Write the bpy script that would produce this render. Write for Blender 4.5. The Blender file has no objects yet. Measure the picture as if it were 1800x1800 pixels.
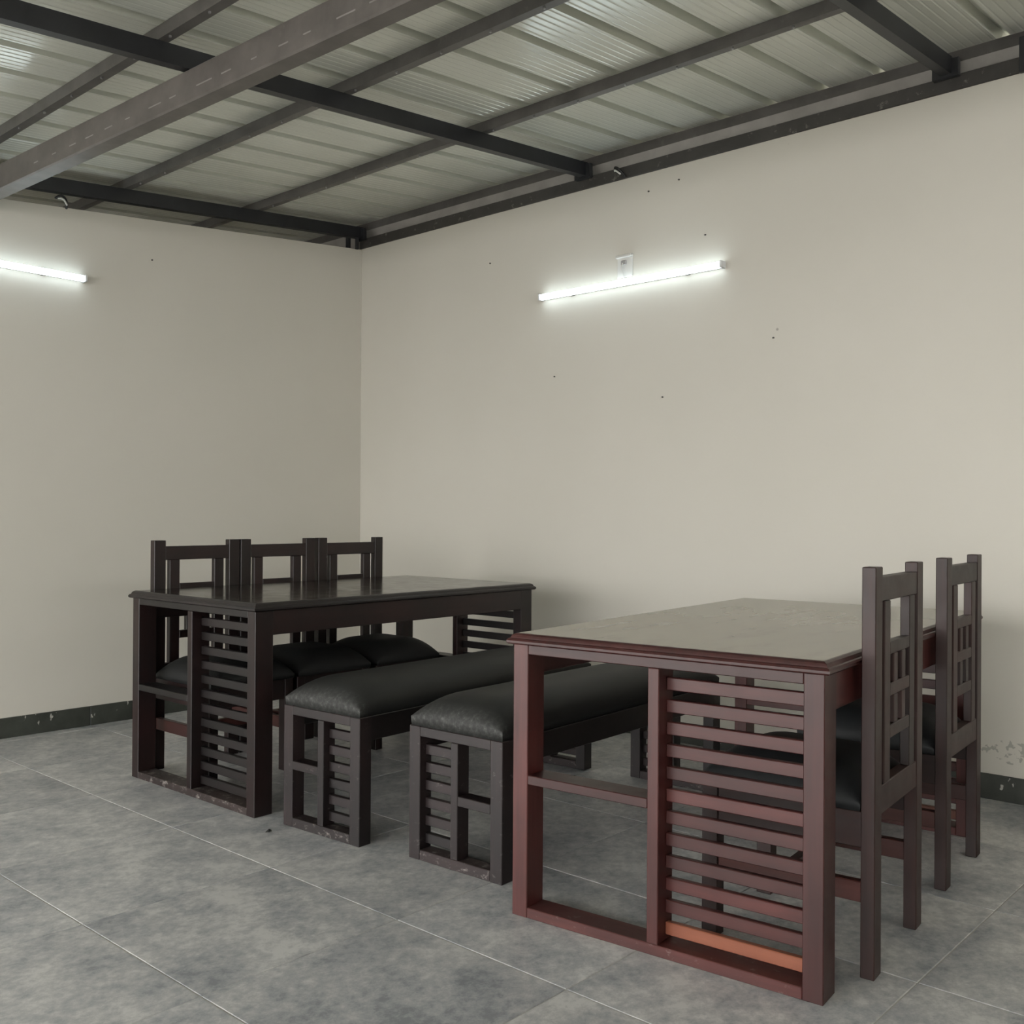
import bpy, bmesh, math, random
from mathutils import Matrix, Vector
random.seed(7)
S = bpy.context.scene
COL = S.collection

# ------------------------------------------------------------------ camera
YAW, PITCH, ROLL = 0.73232, 0.00298, 0.00641
CAM = Vector((5.1767, -4.2598, 1.1180))
fwd = Vector((-math.sin(YAW)*math.cos(PITCH), math.cos(YAW)*math.cos(PITCH), math.sin(PITCH)))
rgt = Vector((math.cos(YAW), math.sin(YAW), 0)); upv = rgt.cross(fwd)
r2 = rgt*math.cos(ROLL) + upv*math.sin(ROLL); u2 = upv*math.cos(ROLL) - rgt*math.sin(ROLL)
cd = bpy.data.cameras.new('camera'); cam = bpy.data.objects.new('camera', cd); COL.objects.link(cam)
cd.sensor_width = 36.0; cd.lens = 1766.07/1800*36; cd.clip_start = 0.05
cam.matrix_world = Matrix(((r2.x, u2.x, -fwd.x, CAM.x), (r2.y, u2.y, -fwd.y, CAM.y), (r2.z, u2.z, -fwd.z, CAM.z), (0, 0, 0, 1)))
S.camera = cam

# ------------------------------------------------------------------ light of the place: overcast daylight, exposure
w = bpy.data.worlds.new('world'); S.world = w; w.use_nodes = True
bg = w.node_tree.nodes['Background']; bg.inputs[0].default_value = (1.0, 0.99, 0.965, 1); bg.inputs[1].default_value = 4.3
TUBE_COLOR, TUBE_POWER = (0.80, 0.94, 1.0, 1), 4.6
S.view_settings.view_transform = 'Standard'; S.view_settings.look = 'None'
S.view_settings.gamma = 1.0; S.view_settings.use_curve_mapping = False
S.view_settings.exposure = 0.92
try:
    S.cycles.max_bounces = 6; S.cycles.diffuse_bounces = 4; S.cycles.glossy_bounces = 3
    S.cycles.use_adaptive_sampling = True; S.cycles.adaptive_threshold = 0.03
    S.cycles.use_light_tree = False
    S.cycles.sample_clamp_indirect = 6.0; S.cycles.use_denoising = True
except Exception: pass

# ------------------------------------------------------------------ material helpers
def newmat(name):
    m = bpy.data.materials.new(name); m.use_nodes = True
    n = m.node_tree.nodes; l = m.node_tree.links
    return m, n, l, n['Principled BSDF']
def node(n, t, **kw):
    a = n.new(t)
    for k, v in kw.items(): setattr(a, k, v)
    return a
def ramp(n, stops):
    r = n.new('ShaderNodeValToRGB'); e = r.color_ramp.elements
    while len(e) < len(stops): e.new(0.5)
    for k, (p, c) in enumerate(stops):
        e[k].position = p; e[k].color = (c, c, c, 1) if isinstance(c, (int, float)) else (*c[:3], 1)
    return r
def coords(n, l, kind, scale=(1, 1, 1), loc=(0, 0, 0)):
    tc = n.new('ShaderNodeTexCoord'); mp = n.new('ShaderNodeMapping')
    mp.inputs['Scale'].default_value = scale; mp.inputs['Location'].default_value = loc
    l.new(tc.outputs[kind], mp.inputs['Vector']); return mp.outputs[0]
def world_pos(n, l, scale=(1, 1, 1)):
    g = n.new('ShaderNodeNewGeometry'); mp = n.new('ShaderNodeMapping'); mp.inputs['Scale'].default_value = scale
    l.new(g.outputs['Position'], mp.inputs['Vector']); return mp.outputs[0]
def noise(n, l, vec, scale, detail=4, rough=0.55):
    t = n.new('ShaderNodeTexNoise'); t.inputs['Scale'].default_value = scale; t.inputs['Detail'].default_value = detail
    t.inputs['Roughness'].default_value = rough; l.new(vec, t.inputs['Vector']); return t.outputs[0]
def mixc(n, l, fac, a, b, mode='MIX'):
    m = n.new('ShaderNodeMix'); m.data_type = 'RGBA'; m.blend_type = mode
    for s, v in ((m.inputs[0], fac), (m.inputs[6], a), (m.inputs[7], b)):
        if isinstance(v, (int, float)): s.default_value = v
        elif isinstance(v, tuple): s.default_value = (*v[:3], 1)
        else: l.new(v, s)
    return m.outputs[2]
def math_(n, l, op, a, b=0.0, c=None):
    m = n.new('ShaderNodeMath'); m.operation = op
    for s, v in zip(m.inputs, (a, b, c)):
        if v is None: continue
        if isinstance(v, (int, float)): s.default_value = v
        else: l.new(v, s)
    return m.outputs[0]
def bump(n, l, h, strength, dist=0.01):
    b = n.new('ShaderNodeBump'); b.inputs['Strength'].default_value = strength; b.inputs['Distance'].default_value = dist
    l.new(h, b.inputs['Height']); return b.outputs[0]

WOOD = {}
def wood(kind, axis):
    """stained, polished hardwood with grain along one axis of the thing"""
    key = (kind, axis)
    if key in WOOD: return WOOD[key]
    base, lift, rough, scuff = {
        'dark': ((0.0048, 0.0037, 0.0038), (0.0104, 0.0066, 0.0066), 0.40, 0.0),
        'dark_red': ((0.0060, 0.0034, 0.0034), (0.0180, 0.0064, 0.0062), 0.40, 0.0),
        'mahogany': ((0.0125, 0.0052, 0.0044), (0.032, 0.0102, 0.0082), 0.48, 0.0),
        'red': ((0.038, 0.0098, 0.0088), (0.078, 0.0205, 0.0180), 0.39, 0.0),
        'plum': ((0.0085, 0.0062, 0.0066), (0.0195, 0.0112, 0.0116), 0.42, 0.18),
        'plum_scuffed': ((0.014, 0.0095, 0.010), (0.030, 0.018, 0.018), 0.52, 0.62),
        'dark_scuffed': ((0.0160, 0.0104, 0.0096), (0.0360, 0.0224, 0.0208), 0.50, 0.75),
        'red_scuffed': ((0.044, 0.0112, 0.0100), (0.088, 0.0235, 0.0205), 0.46, 0.30),
        'brick': ((0.0400, 0.0112, 0.0088), (0.0680, 0.0208, 0.0168), 0.45, 0.0),
        'orange': ((0.1560, 0.0450, 0.0228), (0.2160, 0.0720, 0.0390), 0.40, 0.0),
        'top_dark': ((0.014, 0.011, 0.009), (0.030, 0.022, 0.017), 0.17, 0.0),
        'top_red':  ((0.060, 0.040, 0.030), (0.110, 0.080, 0.060), 0.24, 0.0),
    }[kind]
    m, n, l, b = newmat('wood_%s_%s' % (kind, axis))
    sc = {'x': (3, 60, 60), 'y': (60, 3, 60), 'z': (60, 60, 3)}[axis]
    g = noise(n, l, coords(n, l, 'Object', sc), 1.0, 5, 0.6)
    big = noise(n, l, world_pos(n, l), 5.0, 3, 0.5)
    f = math_(n, l, 'MULTIPLY_ADD', g, 0.5, math_(n, l, 'MULTIPLY', big, 0.5))
    r = ramp(n, [(0.34, base), (0.68, lift)]); l.new(f, r.inputs[0])
    c = r.outputs[0]
    if not kind.startswith('top'):      # each board took the stain a little differently
        oi = n.new('ShaderNodeObjectInfo'); vs = n.new('ShaderNodeVectorMath'); vs.operation = 'SCALE'
        l.new(c, vs.inputs[0]); l.new(math_(n, l, 'MULTIPLY_ADD', oi.outputs['Random'], 0.75, 0.62), vs.inputs['Scale']); c = vs.outputs[0]
    ro = math_(n, l, 'MULTIPLY_ADD', noise(n, l, world_pos(n, l), 14.0, 4, 0.6), 0.22, rough - 0.11)
    if scuff:
        s1 = noise(n, l, world_pos(n, l, (1, 1, 1.6)), 34.0, 6, 0.7)
        rr = ramp(n, [(0.64 - 0.14*scuff, 0.0), (0.74 - 0.06*scuff, 1.0)]); l.new(s1, rr.inputs[0])
        k = math_(n, l, 'MULTIPLY', rr.outputs[0], min(1.0, scuff + 0.1))
        c = mixc(n, l, k, c, (0.30, 0.27, 0.25)); ro = math_(n, l, 'ADD', ro, math_(n, l, 'MULTIPLY', k, 0.3))
    l.new(c, b.inputs['Base Color']); l.new(ro, b.inputs['Roughness'])
    b.inputs['Specular IOR Level'].default_value = 0.5
    if kind == 'top_red':      # dull film of dust on the polish
        d = noise(n, l, coords(n, l, 'Object', (5, 1.6, 1)), 2.2, 3, 0.5)
        rd = ramp(n, [(0.28, 0.88), (0.46, 1.0)]); l.new(d, rd.inputs[0])
        l.new(mixc(n, l, math_(n, l, 'MULTIPLY', rd.outputs[0], 0.8), c, (0.35, 0.315, 0.245)), b.inputs['Base Color'])
        l.new(math_(n, l, 'MULTIPLY_ADD', d, 0.05, 0.20), b.inputs['Roughness'])
    if not kind.startswith('top'): l.new(bump(n, l, g, 0.03, 0.003), b.inputs['Normal'])
    WOOD[key] = m; return m

def wall_paint():
    m, n, l, b = newmat('cream_wall_paint')
    p = world_pos(n, l)
    a = noise(n, l, p, 0.9, 4, 0.5); r = ramp(n, [(0.35, (0.59, 0.566, 0.505)), (0.65, (0.615, 0.590, 0.53))]); l.new(a, r.inputs[0])
    c = r.outputs[0]
    # sparse specks left by nails and insects
    v = n.new('ShaderNodeTexVoronoi'); v.inputs['Scale'].default_value = 2.3; l.new(p, v.inputs['Vector'])
    sp = ramp(n, [(0.010, 1.0), (0.020, 0.0)]); l.new(v.outputs['Distance'], sp.inputs[0])
    c = mixc(n, l, math_(n, l, 'MULTIPLY', sp.outputs[0], 0.55), c, (0.16, 0.14, 0.12))
    # scraped plaster low on the back wall, right of the chairs
    sx = n.new('ShaderNodeSeparateXYZ'); g = n.new('ShaderNodeNewGeometry'); l.new(g.outputs['Position'], sx.inputs[0])
    dx = math_(n, l, 'DIVIDE', math_(n, l, 'SUBTRACT', sx.outputs[0], 4.02), 0.16)
    dz = math_(n, l, 'DIVIDE', math_(n, l, 'SUBTRACT', sx.outputs[2], 0.195), 0.055)
    e = math_(n, l, 'SUBTRACT', 1.0, math_(n, l, 'ADD', math_(n, l, 'MULTIPLY', dx, dx), math_(n, l, 'MULTIPLY', dz, dz)))
    e = math_(n, l, 'MINIMUM', math_(n, l, 'MAXIMUM', e, 0.0), 0.5)
    s = noise(n, l, p, 38.0, 3, 0.5); rs = ramp(n, [(0.66, 0.0), (0.70, 1.0)])
    l.new(math_(n, l, 'MULTIPLY', math_(n, l, 'ADD', s, 0.12), math_(n, l, 'MINIMUM', math_(n, l, 'MULTIPLY', e, 4.0), 1.0)), rs.inputs[0])
    c = mixc(n, l, math_(n, l, 'MULTIPLY', rs.outputs[0], 0.55), c, (0.22, 0.22, 0.20))
    l.new(c, b.inputs['Base Color']); b.inputs['Roughness'].default_value = 0.55
    b.inputs['Specular IOR Level'].default_value = 0.25
    h = noise(n, l, p, 26.0, 5, 0.6); l.new(bump(n, l, h, 0.06, 0.01), b.inputs['Normal'])
    return m
def tile_mat():
    m, n, l, b = newmat('grey_stone_tile')
    oi = n.new('ShaderNodeObjectInfo'); g = n.new('ShaderNodeNewGeometry')
    va = n.new('ShaderNodeVectorMath'); va.operation = 'SCALE'; va.inputs['Scale'].default_value = 40.0
    cx = n.new('ShaderNodeCombineXYZ'); l.new(oi.outputs['Random'], cx.inputs[0]); l.new(oi.outputs['Random'], cx.inputs[2])
    l.new(cx.outputs[0], va.inputs[0])
    ad = n.new('ShaderNodeVectorMath'); ad.operation = 'ADD'; l.new(g.outputs['Position'], ad.inputs[0]); l.new(va.outputs[0], ad.inputs[1])
    mp = n.new('ShaderNodeMapping'); mp.inputs['Scale'].default_value = (1.15, 1, 1); mp.inputs['Rotation'].default_value = (0, 0, 0.5); l.new(ad.outputs[0], mp.inputs['Vector'])
    vec = mp.outputs[0]
    a = noise(n, l, vec, 3.0, 3, 0.5); c1 = noise(n, l, vec, 8.0, 10, 0.80); c2 = noise(n, l, vec, 30.0, 4, 0.7)
    f = math_(n, l, 'ADD', math_(n, l, 'MULTIPLY', a, 0.24), math_(n, l, 'ADD', math_(n, l, 'MULTIPLY', c1, 0.50), math_(n, l, 'MULTIPLY', c2, 0.26)))
    r = ramp(n, [(0.40, (0.225, 0.238, 0.252)), (0.465, (0.345, 0.355, 0.365)), (0.515, (0.43, 0.432, 0.43)), (0.58, (0.57, 0.567, 0.552))]); l.new(f, r.inputs[0])
    tone = math_(n, l, 'MULTIPLY_ADD', oi.outputs['Random'], 0.12, 0.94)
    vs = n.new('ShaderNodeVectorMath'); vs.operation = 'SCALE'; l.new(r.outputs[0], vs.inputs[0]); l.new(tone, vs.inputs['Scale'])
    l.new(vs.outputs[0], b.inputs['Base Color'])
    l.new(math_(n, l, 'MULTIPLY_ADD', c1, 0.25, 0.24), b.inputs['Roughness']); b.inputs['Specular IOR Level'].default_value = 0.42
    l.new(bump(n, l, f, 0.05, 0.01), b.inputs['Normal'])
    return m
def simple(name, col, rough=0.5, metal=0.0, var=0.15, scale=6.0, spec=0.5):
    m, n, l, b = newmat(name)
    a = noise(n, l, world_pos(n, l), scale, 5, 0.6)
    r = ramp(n, [(0.3, tuple(c*(1-var) for c in col)), (0.7, tuple(c*(1+var) for c in col))]); l.new(a, r.inputs[0])
    l.new(r.outputs[0], b.inputs['Base Color']); b.inputs['Roughness'].default_value = rough; b.inputs['Metallic'].default_value = metal
    b.inputs['Specular IOR Level'].default_value = spec
    return m
def sheet_mat():
    m, n, l, b = newmat('pale_roof_sheet')
    a = noise(n, l, world_pos(n, l, (1, 0.4, 1)), 1.6, 5, 0.6)
    r = ramp(n, [(0.35, (0.66, 0.675, 0.60)), (0.65, (0.76, 0.775, 0.70))]); l.new(a, r.inputs[0])
    l.new(r.outputs[0], b.inputs['Base Color']); b.inputs['Roughness'].default_value = 0.17; b.inputs['Metallic'].default_value = 0.1
    return m
def steel(name, col, dusty=0.0):
    m, n, l, b = newmat(name)
    a = noise(n, l, world_pos(n, l), 7.0, 5, 0.6)
    r = ramp(n, [(0.35, tuple(c*0.8 for c in col)), (0.68, tuple(c*1.2 for c in col))]); l.new(a, r.inputs[0]); c = r.outputs[0]
    if dusty:
        s = noise(n, l, world_pos(n, l, (1, 1, 1)), 22.0, 6, 0.7); rr = ramp(n, [(0.60, 0.0), (0.72, 1.0)]); l.new(s, rr.inputs[0])
        c = mixc(n, l, math_(n, l, 'MULTIPLY', rr.outputs[0], dusty), c, (0.32, 0.30, 0.27))
    l.new(c, b.inputs['Base Color']); b.inputs['Roughness'].default_value = 0.42; b.inputs['Specular IOR Level'].default_value = 0.5
    return m
def leatherette(name, col, worn=0.0):
    m, n, l, b = newmat(name)
    p = coords(n, l, 'Object'); v = n.new('ShaderNodeTexVoronoi'); v.inputs['Scale'].default_value = 420.0; l.new(p, v.inputs['Vector'])
    a = noise(n, l, p, 5.0, 4, 0.5); r = ramp(n, [(0.3, tuple(c*0.8 for c in col)), (0.7, tuple(c*1.25 for c in col))]); l.new(a, r.inputs[0]); c = r.outputs[0]
    if worn:   # cracked, rubbed coating on the near end of the cushion
        sx = n.new('ShaderNodeSeparateXYZ'); l.new(p, sx.inputs[0])
        e = math_(n, l, 'SUBTRACT', math_(n, l, 'MULTIPLY', sx.outputs[1], -1.0), 0.640)
        e = math_(n, l, 'MINIMUM', math_(n, l, 'MAXIMUM', math_(n, l, 'MULTIPLY', e, 16.0), 0.0), 1.0)
        s = noise(n, l, p, 70.0, 6, 0.72); rr = ramp(n, [(0.44, 0.10), (0.60, 0.35), (0.72, 1.0)]); l.new(s, rr.inputs[0])
        c = mixc(n, l, math_(n, l, 'MULTIPLY', math_(n, l, 'MULTIPLY', e, rr.outputs[0]), worn), c, (0.30, 0.30, 0.285))
    l.new(c, b.inputs['Base Color']); b.inputs['Roughness'].default_value = 0.60; b.inputs['Specular IOR Level'].default_value = 0.35
    l.new(bump(n, l, v.outputs['Distance'], 0.08, 0.002), b.inputs['Normal'])
    return m
def emitter(name, col, power):
    m, n, l, b = newmat(name)
    b.inputs['Base Color'].default_value = (0.9, 0.9, 0.9, 1); b.inputs['Emission Color'].default_value = col; b.inputs['Emission Strength'].default_value = power
    return m
PAINT = wall_paint(); TILE = tile_mat(); SHEET = sheet_mat()
GROUT = simple('pale_grout', (0.42, 0.41, 0.38), 0.8)
def skirt_mat():
    m = simple('dark_skirting_tile', (0.040, 0.044, 0.037), 0.45, 0, 0.35, 9); n = m.node_tree.nodes; l = m.node_tree.links; b = n['Principled BSDF']
    src = b.inputs['Base Color'].links[0].from_socket
    sx = n.new('ShaderNodeSeparateXYZ'); g = n.new('ShaderNodeNewGeometry'); l.new(g.outputs['Position'], sx.inputs[0])
    k = math_(n, l, 'MULTIPLY', math_(n, l, 'SUBTRACT', sx.outputs[2], 0.06), 1.6)      # paint splashes along the top edge
    s_ = noise(n, l, world_pos(n, l, (1, 1, 0.5)), 30.0, 3, 0.6); r = ramp(n, [(0.66, 0.0), (0.69, 1.0)])
    l.new(math_(n, l, 'ADD', s_, k), r.inputs[0])
    l.new(mixc(n, l, r.outputs[0], src, (0.45, 0.44, 0.40)), b.inputs['Base Color'])
    return m
SKIRT = skirt_mat()
RAFTER = steel('charcoal_painted_steel', (0.020, 0.021, 0.024))
PURLIN = steel('grey_brown_primer_steel', (0.105, 0.098, 0.092), 0.15)
GIRDER = steel('taupe_primer_steel', (0.130, 0.117, 0.107), 0.1)
PLATE = steel('dusty_dark_steel', (0.055, 0.051, 0.048), 0.8)
WELD = simple('bare_weld_bead', (0.27, 0.255, 0.24), 0.4)
BAND = simple('grey_cement_render', (0.36, 0.34, 0.32), 0.8)
WHITEP = simple('white_plastic', (0.62, 0.61, 0.58), 0.4, 0, 0.04)
CASING = simple('white_batten_casing', (0.70, 0.71, 0.72), 0.4, 0, 0.03)
BLACKP = simple('black_plastic', (0.010, 0.010, 0.010), 0.4)
ZINC = simple('zinc_screw', (0.40, 0.40, 0.40), 0.35, 0.8)
GLOW = emitter('lit_tube', TUBE_COLOR, TUBE_POWER)
BLACK_L = leatherette('charcoal_leatherette', (0.011, 0.0115, 0.0115))
BLACK_W = leatherette('charcoal_leatherette_rubbed', (0.012, 0.0125, 0.012), 0.42)
SLATE_L = leatherette('slate_leatherette', (0.014, 0.0155, 0.017))
FOOT = simple('cream_glide', (0.55, 0.50, 0.43), 0.5)

# ------------------------------------------------------------------ object helpers
CACHE = {}
def link(name, me, parent=None, loc=(0, 0, 0), rz=0.0):
    o = bpy.data.objects.new(name, me); COL.objects.link(o); o.location = loc; o.rotation_euler = (0, 0, rz)
    if parent is not None: o.parent = parent
    return o
def box_mesh(sx, sy, sz, mat, bev):
    key = (round(sx, 4), round(sy, 4), round(sz, 4), mat.name, bev)
    if key in CACHE: return CACHE[key]
    bm = bmesh.new(); bmesh.ops.create_cube(bm, size=1.0)
    bmesh.ops.scale(bm, vec=(sx, sy, sz), verts=bm.verts)
    if bev: bmesh.ops.bevel(bm, geom=list(bm.edges), offset=bev, segments=1, affect='EDGES')
    me = bpy.data.meshes.new('piece'); bm.to_mesh(me); bm.free(); me.materials.append(mat); CACHE[key] = me
    return me
def box(name, x0, x1, y0, y1, z0, z1, mat, parent=None, bev=0.002):
    """axis-aligned member given by its bounds in the frame of its parent"""
    return link(name, box_mesh(x1-x0, y1-y0, z1-z0, mat, bev), parent, ((x0+x1)/2, (y0+y1)/2, (z0+z1)/2))
def mesh_obj(name, verts, faces, mat, parent=None, smooth=False):
    me = bpy.data.meshes.new(name); me.from_pydata(verts, [], faces); me.materials.append(mat)
    bm = bmesh.new(); bm.from_mesh(me); bmesh.ops.recalc_face_normals(bm, faces=bm.faces); bm.to_mesh(me); bm.free()
    if smooth:
        for p in me.polygons: p.use_smooth = True
    return link(name, me, parent)
def empty(name, loc=(0, 0, 0), rz=0.0, parent=None):
    o = link(name, None, parent, loc, rz); o.empty_display_size = 0.1; return o
def tag(o, label=None, cat=None, group=None, kind=None):
    for k, v in (('label', label), ('category', cat), ('group', group), ('kind', kind)):
        if v: o[k] = v
    return o
def copy_tree(o, parent=None):
    c = o.copy(); COL.objects.link(c); c.parent = parent
    for ch in list(o.children): copy_tree(ch, c)
    return c
def tube_curve(name, pts, r, mat, parent=None):
    cu = bpy.data.curves.new(name, 'CURVE'); cu.dimensions = '3D'; cu.bevel_depth = r; cu.bevel_resolution = 2
    sp = cu.splines.new('NURBS'); sp.points.add(len(pts)-1); sp.use_endpoint_u = True; sp.order_u = 3
    for q, p in zip(sp.points, pts): q.co = (*p, 1)
    cu.materials.append(mat)
    o = bpy.data.objects.new(name, cu); COL.objects.link(o)
    dg = bpy.context.evaluated_depsgraph_get(); me = bpy.data.meshes.new_from_object(o.evaluated_get(dg))
    bpy.data.objects.remove(o); me.materials.clear(); me.materials.append(mat)
    for p in me.polygons: p.use_smooth = True
    return link(name, me, parent)

# ------------------------------------------------------------------ the setting
XR, YF, YL = 7.6, -7.6, -4.9          # right wall, open front edge, end of the left wall
SL = 0.090                  # fall of the roof towards the open front
ROOF0 = 2.93                # underside of the rafters at the back wall
def zr(y): return ROOF0 + SL*y
# walls (left wall top follows the roof)
wl = mesh_obj('wall_left', [(0, 0.0, 0), (0, YL, 0), (0, YL, 2.862+0.0896*YL), (0, 0.0, 2.862), (-0.15, 0.0, 0), (-0.15, YL, 0), (-0.15, YL, 2.862+0.0896*YL), (-0.15, 0.0, 2.862)],
              [(0, 1, 2, 3), (4, 5, 6, 7), (0, 1, 5, 4), (3, 2, 6, 7), (1, 2, 6, 5), (0, 3, 7, 4)], PAINT)
wb = box('wall_back', -1.45, XR+0.15, 0.0, 0.15, 0.0, 2.866, PAINT, bev=0)  # left end added beyond the corner, unseen, to stop light leaking in there
wr = box('wall_right', XR, XR+0.15, YF, 0.0, 0.0, 2.24, PAINT, bev=0)
for o in (wl, wb, wr): tag(o, kind='structure')
for x, z in ((2.602, 2.488), (2.967, 1.945), (1.656, 1.880), (2.361, 1.716), (1.165, 2.583), (2.45, 2.79), (2.27, 2.77)):
    o = box('wall_nail', x-0.004, x+0.004, -0.007, 0.001, z-0.003, z+0.003, PLATE, None, 0.001); o.parent = wb; o.matrix_parent_inverse = Matrix.Translation(-wb.location)
o = box('wall_nail', -0.001, 0.007, -1.485, -1.477, 2.505, 2.512, PLATE, wl, 0.001)
tag(wl, 'plain cream painted wall on the left with one lit tube')
tag(wb, 'plain cream painted wall behind the tables with lit tube and junction plate')

# floor: grout bed with individual tiles
fl = box('floor', -0.15, XR+0.15, YF-0.15, 0.15, -0.08, -0.002, GROUT, bev=0); tag(fl, 'grey stone-look tiled floor with pale grout lines', kind='structure')
P = 0.6; G = 0.0035
tx0 = 0.09 - 0.0
xs = [0.0] + [tx0 + P*k for k in range(0, 13) if tx0 + P*k < XR] + [XR]
ys = [0.0] + [-0.005 - P*k for k in range(1, 13) if -0.005 - P*k > YF] + [YF]
def tile_mesh(sx, sy): return box_mesh(sx, sy, 0.010, TILE, 0.0015)
for i in range(len(xs)-1):
    for j in range(len(ys)-1):
        sx, sy = xs[i+1]-xs[i]-G, ys[j]-ys[j+1]-G
        if sx < 0.02 or sy < 0.02: continue
        t = link('floor_tile', tile_mesh(sx, sy), None, ((xs[i]+xs[i+1])/2, (ys[j]+ys[j+1])/2, -0.005))
        t.parent = fl; t.matrix_parent_inverse = Matrix.Translation(-fl.location)
# apron of ground outside the open front
gr = box('ground_outside', -16, 18, -24, 6, -0.14, -0.082, simple('outside_concrete', (0.30, 0.29, 0.27), 0.9), bev=0); tag(gr, kind='structure')

# unseen blocker left of the building, added to keep daylight off the overhanging sheets
bw = mesh_obj('wall_light_blocker', [(x, y, z) for x in (-1.45, -1.30) for y, z in ((-4.9, -0.08), (2.0, -0.08), (2.0, 2.93+0.09*2.0+0.05), (-4.9, 2.93-0.09*4.9+0.05))],
              [(0, 1, 2, 3), (4, 5, 6, 7), (0, 1, 5, 4), (1, 2, 6, 5), (2, 3, 7, 6), (3, 0, 4, 7)], PAINT); tag(bw, kind='structure')
# skirting
def skirting(name, along, start, end, face):
    r = empty(name); tag(r, kind='structure')
    a = start
    while a < end - 0.02:
        b = min(a + 0.6, end)
        if along == 'x': box('skirting_tile', a+0.001, b-0.001, -0.011, 0.0, 0.0, 0.100, SKIRT, r, 0.0015)
        else: box('skirting_tile', 0.0, 0.011, -b+0.001, -a-0.001, 0.0, 0.100, SKIRT, r, 0.0015)
        a = b
    return r
sk1 = skirting('baseboard_left', 'y', 0.012, -YL, 1); sk2 = skirting('baseboard_back', 'x', 0.012, XR, 1)
tag(sk1, 'dark grey-green skirting tiles along the left wall'); tag(sk2, 'dark grey-green skirting tiles along the back wall')

# roof: rafters, purlins, girder, ribbed sheets
roof = empty('ceiling', (0, 0, 0)); tag(roof, 'shed roof of pale ribbed metal sheets on dark steel rafters and purlins', kind='structure')
def sloped(name, x0, x1, y0, y1, d0, d1, mat, parent):
    """member following the roof slope, bounds x, y and height above the rafter underside"""
    v = [(x, y, zr(y)+d) for d in (d0, d1) for x, y in ((x0, y0), (x1, y0), (x1, y1), (x0, y1))]
    return mesh_obj(name, v, [(0, 1, 2, 3), (4, 5, 6, 7), (0, 1, 5, 4), (1, 2, 6, 5), (2, 3, 7, 6), (3, 0, 4, 7)], mat, parent)
RD = 0.072
for xc in (0.010, 1.868, 3.745, 5.60, 7.45):
    sloped('rafter', xc-0.021, xc+0.021, YF-0.1, -0.012, 0.0, RD, RAFTER, roof)
    b = box('rafter_shoe', xc-0.055 if xc > 0.1 else xc-0.02, xc+0.050, -0.036, -0.010, 2.915, 2.990, RAFTER, roof)
PH = 0.048
PY = [0.060, -0.835, -1.660, -2.480] + [-2.480-0.825*k for k in range(1, 7)]
for y in PY:
    pr = sloped('purlin', -3.2, XR+0.3, y-0.0, y+0.042, RD, RD+PH, PURLIN, roof)
SD = RD + PH + 0.001
RIB0, RIBP = 0.400, 0.2527
def rib_profile(x):
    """height of the sheet above its pan"""
    u = (x - RIB0) / RIBP; u = (u - math.floor(u + 0.5)) * RIBP
    a = abs(u)
    if a <= 0.021: return 0.046
    if a <= 0.026: return 0.046*(0.026-a)/0.005
    w = (a - 0.026) % 0.0335 - 0.01675          # fine stiffening beads along the pan
    return 0.0013*max(0.0, 1-(w/0.005)**2)
def roof_sheet(k):
    x0 = RIB0 + RIBP*(4*k - 0.5); xsn = []
    for q in range(4):
        c = x0 + RIBP*(q + 0.5)
        xsn += [c - RIBP/2 + 0.001] + sorted(c + sg*(0.026 + 0.01675 + 0.0335*i + e) for sg in (-1, 1) for i in range(3) for e in (-0.0052, -0.0025, 0, 0.0025, 0.0052)) + [c-0.026, c-0.021, c+0.021, c+0.026]
    xsn = sorted(xsn) + [x0 + 4*RIBP + 0.012]
    y0, y1 = 0.30, YF-0.35
    v = []; f = []
    lift = 0.0008 if k % 2 else 0.0
    NS = 20; yy = [y0 + (y1-y0)*j/NS for j in range(NS+1)]
    for x in xsn:
        h = SD + rib_profile(x) + lift
        v += [(x, y, zr(y)+h) for y in yy]
    for i in range(len(xsn)-1):
        for j in range(NS): f.append((i*(NS+1)+j, i*(NS+1)+j+1, (i+1)*(NS+1)+j+1, (i+1)*(NS+1)+j))
    me = bpy.data.meshes.new('roof_sheet'); me.from_pydata(v, [], f); me.materials.append(SHEET)
    return link('roof_sheet', me, roof)
for k in range(-4, 8): roof_sheet(k)
# screws through the purlins into the sheet ribs, seen below the near purlins
for y in PY[:4]:
    for k in range(-1, 14):
        x = RIB0 + RIBP*k + 0.034
        if 0.1 < x < 4.3: box('roof_screw', x-0.004, x+0.004, y+0.010, y+0.018, zr(y)+RD-0.007, zr(y)+RD+0.001, ZINC, roof, 0.001)
# box girder under the rafters, two channels stitched by short welds
gy = -2.385
girder = empty('girder_joint', (0, 0, 0), 0, roof)
girder.name = 'girder'
g0, g1 = zr(gy)-0.122, zr(gy)-0.002
GROT = 0.035; piv = Vector((1.3, gy, 0))
gm = box_mesh(XR+1.0, 0.075, g1-g0, GIRDER, 0.006)
bpy.data.objects.remove(girder)
girder = link('girder', gm, roof, (XR/2+0.0, gy+0.0375 + math.tan(GROT)*(XR/2-1.3), (g0+g1)/2), GROT)
for k in range(-20, 30):
    lx = k*0.155 + random.uniform(-0.02, 0.02); ln = random.uniform(0.03, 0.10)
    if abs(lx) > 4.2: continue
    bm_ = box('weld_bead', lx, lx+ln, -0.0395, -0.036, -0.017, -0.0125, WELD, girder, 0.001)
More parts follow.
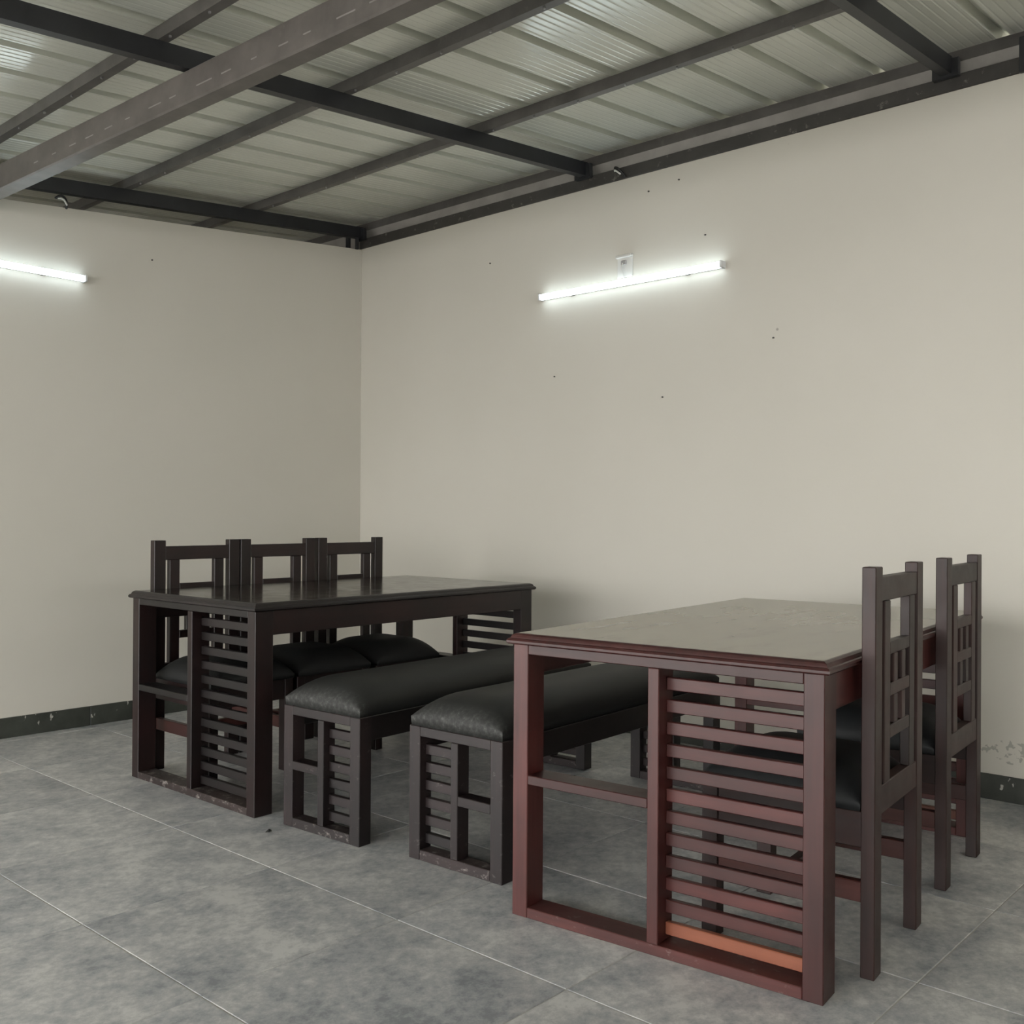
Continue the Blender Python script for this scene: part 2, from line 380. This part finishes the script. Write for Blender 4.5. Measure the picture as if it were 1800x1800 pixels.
# wall plate on top of the back wall, cement band behind it
pb = box('wall_plate', -0.02, XR, -0.006, 0.060, 2.867, 2.930, PLATE, roof, 0.003)
bd = box('cement_band', -1.45, XR, 0.062, 0.15, 2.867, 3.058, BAND, roof, 0)
box('sheet_end_blocker', -3.2, XR+0.3, 0.300, 0.306, 2.95, 3.125, RAFTER, roof, 0)  # added plate that blocks daylight at the open rib ends
box('plate_post', 4.02, 4.06, -0.028, -0.008, 2.86, 3.0, RAFTER, roof)
box('plate_bolt', -0.035, -0.010, -0.11, -0.085, 2.850, 2.925, RAFTER, roof)
box('plate_bolt', 0.012, 0.030, -0.07, -0.050, 2.850, 2.925, RAFTER, roof)

# ------------------------------------------------------------------ wall lights
def tube_light(loc, rz, L, label):
    r = empty('tube_light', loc, rz)
    box('housing', -L/2, L/2, -0.022, 0.0, -0.013, 0.013, CASING, r, 0.002)
    # frosted half-round diffuser
    seg = 12; v = []; f = []
    for i in range(seg+1):
        a = math.pi*i/seg; y = -0.023-0.022*math.sin(a); z = 0.0165*math.cos(a)
        v += [(-L/2+0.006, y, z), (L/2-0.006, y, z)]
    for i in range(seg): f.append((2*i, 2*i+1, 2*i+3, 2*i+2))
    f += [(0, 1, 2*seg+1, 2*seg), tuple(range(0, 2*seg+2, 2)), tuple(range(1, 2*seg+2, 2))]
    mesh_obj('diffuser', v, f, GLOW, r, False)
    for s in (-1, 1): box('end_cap', s*L/2-0.006, s*L/2+0.006, -0.046, 0.0, -0.0175, 0.0175, CASING, r, 0.003)
    for s in (-0.32, 0.32): box('wall_clip', s*L-0.012, s*L+0.012, -0.0215, 0.001, -0.016, 0.016, ZINC, r, 0.001)
    return tag(r, label, 'light', 'lit tube battens on the walls')
t1 = tube_light((2.143, -0.001, 2.322), 0.0, 1.136, 'lit white tube batten on the back wall below a junction plate')
t2 = tube_light((0.001, -2.435, 2.332), math.pi/2, 1.136, 'lit white tube batten on the left wall, cut off by the frame')
jb = empty('junction_box', (2.128, 0, 2.415))
box('back_plate', -0.048, 0.048, -0.008, 0.0, -0.062, 0.055, WHITEP, jb, 0.003)
box('top_lip', -0.050, 0.050, -0.024, -0.001, 0.038, 0.053, WHITEP, jb, 0.003)
box('cable_entry', -0.020, 0.014, -0.018, -0.007, 0.000, 0.026, simple('grey_plastic', (0.33, 0.32, 0.31), 0.5), jb, 0.004)
tube_curve('cable', [(-0.006, -0.018, 0.010), (-0.010, -0.026, -0.012), (-0.002, -0.024, -0.040), (0.004, -0.020, -0.075)], 0.0032, WHITEP, jb)
tag(jb, 'white junction plate with short cable above the tube on the back wall', 'junction box')
def cable_stub(loc, rz, label):
    r = empty('cable_stub', loc, rz)
    tube_curve('sheath', [(-0.030, -0.012, 0.030), (-0.020, -0.040, 0.042), (0.000, -0.045, 0.036), (0.022, -0.030, 0.012), (0.026, -0.010, -0.010)], 0.0065, BLACKP, r)
    tube_curve('wire', [(-0.024, -0.030, 0.026), (-0.014, -0.048, 0.026), (0.002, -0.050, 0.016), (0.018, -0.036, 0.000)], 0.0045, WHITEP, r)
    return tag(r, label, 'cable')
cable_stub((2.105, -0.006, 2.880), 0, 'black cable end hooked over the steel plate above the back wall tube')
cable_stub((0.0, -1.985, 2.690), math.pi/2, 'black cable end poking over the top of the left wall')

# ------------------------------------------------------------------ furniture builders
TH = 0.7875
def ogee_top(name, W, L, z0, z1, mat, parent):
    prof = [(0.020, z0), (0.004, z0), (0.000, z0+0.004), (0.000, z0+0.010), (0.0035, z0+0.0145), (0.008, z0+0.0165), (0.0095, z0+0.020), (0.0125, z0+0.0255), (0.019, z1-0.0010), (0.023, z1)]
    v = []; f = []
    for ins, z in prof:
        a, b = W/2-ins, L/2-ins; v += [(-a, -b, z), (a, -b, z), (a, b, z), (-a, b, z)]
    for k in range(len(prof)-1):
        for i in range(4): f.append((4*k+i, 4*k+(i+1) % 4, 4*k+4+(i+1) % 4, 4*k+4+i))
    f += [(3, 2, 1, 0), tuple(4*(len(prof)-1)+i for i in range(4))]
    return mesh_obj(name, v, f, mat, parent)
def end_panel(parent, hw, H, y0, dep, st, mid, tr, cz, br, slat_side, nsl, ztop, pitch, sh, setb, kinds, cross_side):
    """open frame at one end: two legs, middle stile, rails and a ladder of slats on one half"""
    kz, kx, kb, ks = kinds
    for s in (-1, 1):
        x0, x1 = sorted((s*hw, s*(hw-st))); box('leg', x0, x1, y0, y0+dep, 0.0, H, wood(kz, 'z'), parent)
    box('middle_stile', -mid/2, mid/2, y0, y0+dep, br, H-tr, wood(kz, 'z'), parent)
    box('top_rail', -hw+st, hw-st, y0+0.0006, y0+dep, H-tr, H, wood(kx, 'x'), parent)
    box('bottom_rail', -hw+st, hw-st, y0+0.0006, y0+dep, 0.0, br, wood(kb, 'x'), parent)
    x0, x1 = sorted((cross_side*mid/2, cross_side*(hw-st))); box('cross_rail', x0, x1, y0+0.0006, y0+dep, cz[0], cz[1], wood(kx, 'x'), parent)
    x0, x1 = sorted((slat_side*mid/2, slat_side*(hw-st)))
    for i in range(nsl):
        zt = ztop - i*pitch
        k = ks if not (isinstance(ks, dict)) else ks.get(i, ks['n'])
        o = box('slat', x0, x1, y0+setb, y0+setb+0.018, zt-sh, zt, wood(k, 'x'), parent)
        if isinstance(ks, dict) and i in ks: o['label'] = 'lowest slat in lighter orange-brown wood'
def make_table(loc, rz, label, kz, kx, kb, ks, ktop, kedge):
    t = empty('dining_table', loc, rz); W, L, hw, hl = 0.914, 1.609, 0.441, 0.791
    H = TH - 0.030
    o = ogee_top('tabletop', W, L, H, TH, wood(kedge, 'y'), t)
    o.data.materials.append(wood(ktop, 'y')); o.data.polygons[len(o.data.polygons)-1].material_index = 1
    for p in o.data.polygons:
        if p.normal.z > 0.99 and p.area > 0.5: p.material_index = 1
    a = (0.050, 0.032, 0.027, (0.370, 0.396), 0.029, 1, 12, 0.704, 0.0570, 0.033, 0.042, (kz, kx, kb, ks), -1)
    end_panel(t, hw, H, -hl, 0.080, *a); end_panel(t, hw, H, hl-0.080, 0.080, *a)
    for s in (-1, 1):
        x0, x1 = sorted((s*hw, s*(hw-0.024))); box('side_apron', x0+0.0006, x1-0.0006, -hl+0.074, hl-0.074, H-0.092, H, wood(kz, 'y'), t)
    return tag(t, label, 'table', 'slatted dining tables')

def cushion_mesh(lx, ly, hs, hd, r, mat, nx=28, ny=44):
    """upholstered pad, straight sides of height hs, domed by hd with edge radius r"""
    def axis(l, n):
        q = [-l/2 + l*0.5*(1-math.cos(math.pi*i/n)) for i in range(n+1)]; return q
    X, Y = axis(lx, nx), axis(ly, ny)
    def f(d): d = min(max(d, 0)/r, 1.0); return math.sqrt(max(0.0, 1-(1-d)**2))
    v = []; fa = []
    for x in X:
        for y in Y:
            e = f(lx/2-abs(x))*f(ly/2-abs(y)); v.append((x, y, hs + hd*e))
    for i in range(nx):
        for j in range(ny): fa.append((i*(ny+1)+j, (i+1)*(ny+1)+j, (i+1)*(ny+1)+j+1, i*(ny+1)+j+1))
    ring = [(i, 0) for i in range(nx+1)] + [(nx, j) for j in range(1, ny+1)] + [(i, ny) for i in range(nx-1, -1, -1)] + [(0, j) for j in range(ny-1, 0, -1)]
    b0 = len(v); c = []
    for i, j in ring:
        c.append(i*(ny+1)+j); p = v[c[-1]]; v.append((p[0]*(1-0.004/lx), p[1]*(1-0.004/ly), 0.0))
    m = len(ring)
    for k in range(m): fa.append((c[k], c[(k+1) % m], b0+(k+1) % m, b0+k))
    fa.append(tuple(b0+k for k in range(m)))
    me = bpy.data.meshes.new('cushion'); me.from_pydata(v, [], fa); me.materials.append(mat)
    bm = bmesh.new(); bm.from_mesh(me); bmesh.ops.recalc_face_normals(bm, faces=bm.faces); bm.to_mesh(me); bm.free()
    for p in me.polygons: p.use_smooth = True
    return me
def make_bench(nl, rz, label, kz, kb, flip):
    """nl: near left floor corner"""
    W, L, H = 0.396, 1.385, 0.432
    c, s = math.cos(rz), math.sin(rz); x, y = W/2, L/2
    t = empty('bench', (nl[0]+c*x-s*y, nl[1]+s*x+c*y, 0.0), rz)
    sd = -1 if flip else 1
    a = (0.048, 0.030, 0.032, (0.205, 0.236), 0.034, sd, 6, 0.371, 0.0575, 0.033, 0.026, (kz, kz, kb, kz), -sd)
    end_panel(t, W/2, H, -L/2, 0.055, *a); end_panel(t, W/2, H, L/2-0.055, 0.055, *a)
    for q in (-1, 1):
        x0, x1 = sorted((q*W/2, q*(W/2-0.022))); box('side_apron', x0+0.0006, x1-0.0006, -L/2+0.050, L/2-0.050, 0.350, H, wood('dark', 'y'), t)
    link('cushion', cushion_mesh(W-0.006, L-0.006, 0.028, 0.078, 0.145, BLACK_W), t, (0, 0, H))
    for q in (-1, 1):
        for e in (-1, 1): box('glide', q*(W/2-0.035)-0.010, q*(W/2-0.035)+0.010, e*(L/2-0.028)-0.010, e*(L/2-0.028)+0.010, -0.001, 0.004, FOOT, t, 0.002)
    return tag(t, label, 'bench', 'upholstered slat-ended benches')
def make_chair(kz, kst, cush):
    """back face of the seat side at x=0, seat towards +x"""
    t = empty('dining_chair'); D = 0.034
    for s in (-1, 1):
        y0, y1 = sorted((s*0.215, s*0.160)); box('back_post', -D, 0, y0, y1, 0, 0.997, wood(kz, 'z'), t)
        y0, y1 = sorted((s*0.136, s*0.0875)); box('inner_stile', -D+0.001, -0.008, y0, y1, 0.459, 0.911, wood(kz, 'z'), t)
    box('top_rail', -D+0.002, -0.002, -0.160, 0.160, 0.911, 0.971, wood(kz, 'y'), t)
    for z0, z1 in ((0.774, 0.805), (0.669, 0.701), (0.563, 0.596)):
        box('cross_rail', -D+0.0015, -0.008, -0.0875, 0.0875, z0, z1, wood(kz, 'y'), t)
    for z0, z1 in ((0.701, 0.774), (0.596, 0.669)):
        for yc in (-0.035, 0.035): box('lattice_bar', -D+0.002, -0.0085, yc-0.017, yc+0.017, z0, z1, wood(kz, 'z'), t)
    box('bottom_rail', -D+0.002, -0.002, -0.160, 0.160, 0.388, 0.459, wood(kz, 'y'), t)
    for s in (-1, 1):
        y0, y1 = sorted((s*0.208, s*0.165)); box('front_leg', 0.378, 0.423, y0, y1, 0, 0.400, wood(kz, 'z'), t)
        y0, y1 = sorted((s*0.205, s*0.183)); box('side_apron', 0.0, 0.378, y0, y1, 0.312, 0.400, wood(kz, 'x'), t)
        y0, y1 = sorted((s*0.203, s*0.178)); box('side_stretcher', 0.0, 0.378, y0, y1, 0.178, 0.228, wood(kst, 'x'), t)
    box('front_apron', 0.394, 0.416, -0.165, 0.165, 0.312, 0.400, wood(kz, 'y'), t)
    box('middle_stretcher', 0.190, 0.215, -0.178, 0.178, 0.183, 0.223, wood(kst, 'y'), t)
    link('seat_cushion', cushion_mesh(0.430, 0.416, 0.018, 0.086, 0.13, cush, 26, 26), t, (0.218, 0, 0.400))
    return t

# ------------------------------------------------------------------ furniture in place
T1 = (1.5615, -1.3649, 0.0177); T2 = (3.6584, -1.3280, 0.0978)
def at(T, x, y):
    c, s = math.cos(T[2]), math.sin(T[2]); return (T[0]+c*x-s*y, T[1]+s*x+c*y, 0.0)
make_table((T1[0], T1[1], 0), T1[2], 'near-black glossy slatted dining table by the left wall, three chairs behind it', 'dark_red', 'dark', 'dark_scuffed', 'dark', 'top_dark', 'dark')
make_table((T2[0], T2[1], 0), T2[2], 'reddish mahogany slatted dining table with dull dusty top, nearest on the right', 'red', 'red', 'red_scuffed', {'n': 'red', 11: 'orange'}, 'top_red', 'red')
make_bench((2.153, -2.116), 0.0575, 'dark upholstered bench next to the near-black table, slats on the right half of its end', 'plum', 'plum_scuffed', False)
make_bench((2.737, -2.040), 0.045, 'dark upholstered bench against the reddish table, slats on the left half of its end', 'plum', 'plum_scuffed', True)

ca = make_chair('dark_red', 'brick', BLACK_L)
tag(ca, 'dark lattice-back chair behind the near-black table, nearest to the camera of three', 'chair', 'lattice-back dining chairs')
cb = make_chair('mahogany', 'brick', SLATE_L)
tag(cb, 'dark reddish lattice-back chair tucked under the reddish table, nearer of two', 'chair', 'lattice-back dining chairs')
c2, c3, c5 = copy_tree(ca), copy_tree(ca), copy_tree(cb)
c2['label'] = 'dark lattice-back chair behind the near-black table, middle of three'
c3['label'] = 'dark lattice-back chair behind the near-black table, closest to the back wall of three'
c5['label'] = 'dark lattice-back chair tucked under the reddish table, farther of two near the back wall'
for o, yc, dr in ((ca, -0.467, 0.0), (c2, -0.029, 0.0), (c3, 0.4215, 0.01)):
    o.location = at(T1, -0.463, yc); o.rotation_euler = (0, 0, T1[2]+dr)
for o, yc, dr in ((cb, -0.380, 0.0), (c5, 0.346, -0.02)):
    o.location = at(T2, 0.463, yc); o.rotation_euler = (0, 0, T2[2]+math.pi+dr)

# small dead leaf on the floor in front of the left bench
lf = mesh_obj('leaf_scrap', [(2.181, -2.212, 0.000), (2.196, -2.209, 0.003), (2.199, -2.197, 0.006), (2.189, -2.193, 0.008), (2.180, -2.201, 0.004), (2.190, -2.203, 0.012)],
              [(0, 1, 5), (1, 2, 5), (2, 3, 5), (3, 4, 5), (4, 0, 5), (0, 4, 3, 2, 1)], BLACKP)
tag(lf, 'tiny dark scrap lying on the floor tiles before the left bench', 'scrap')
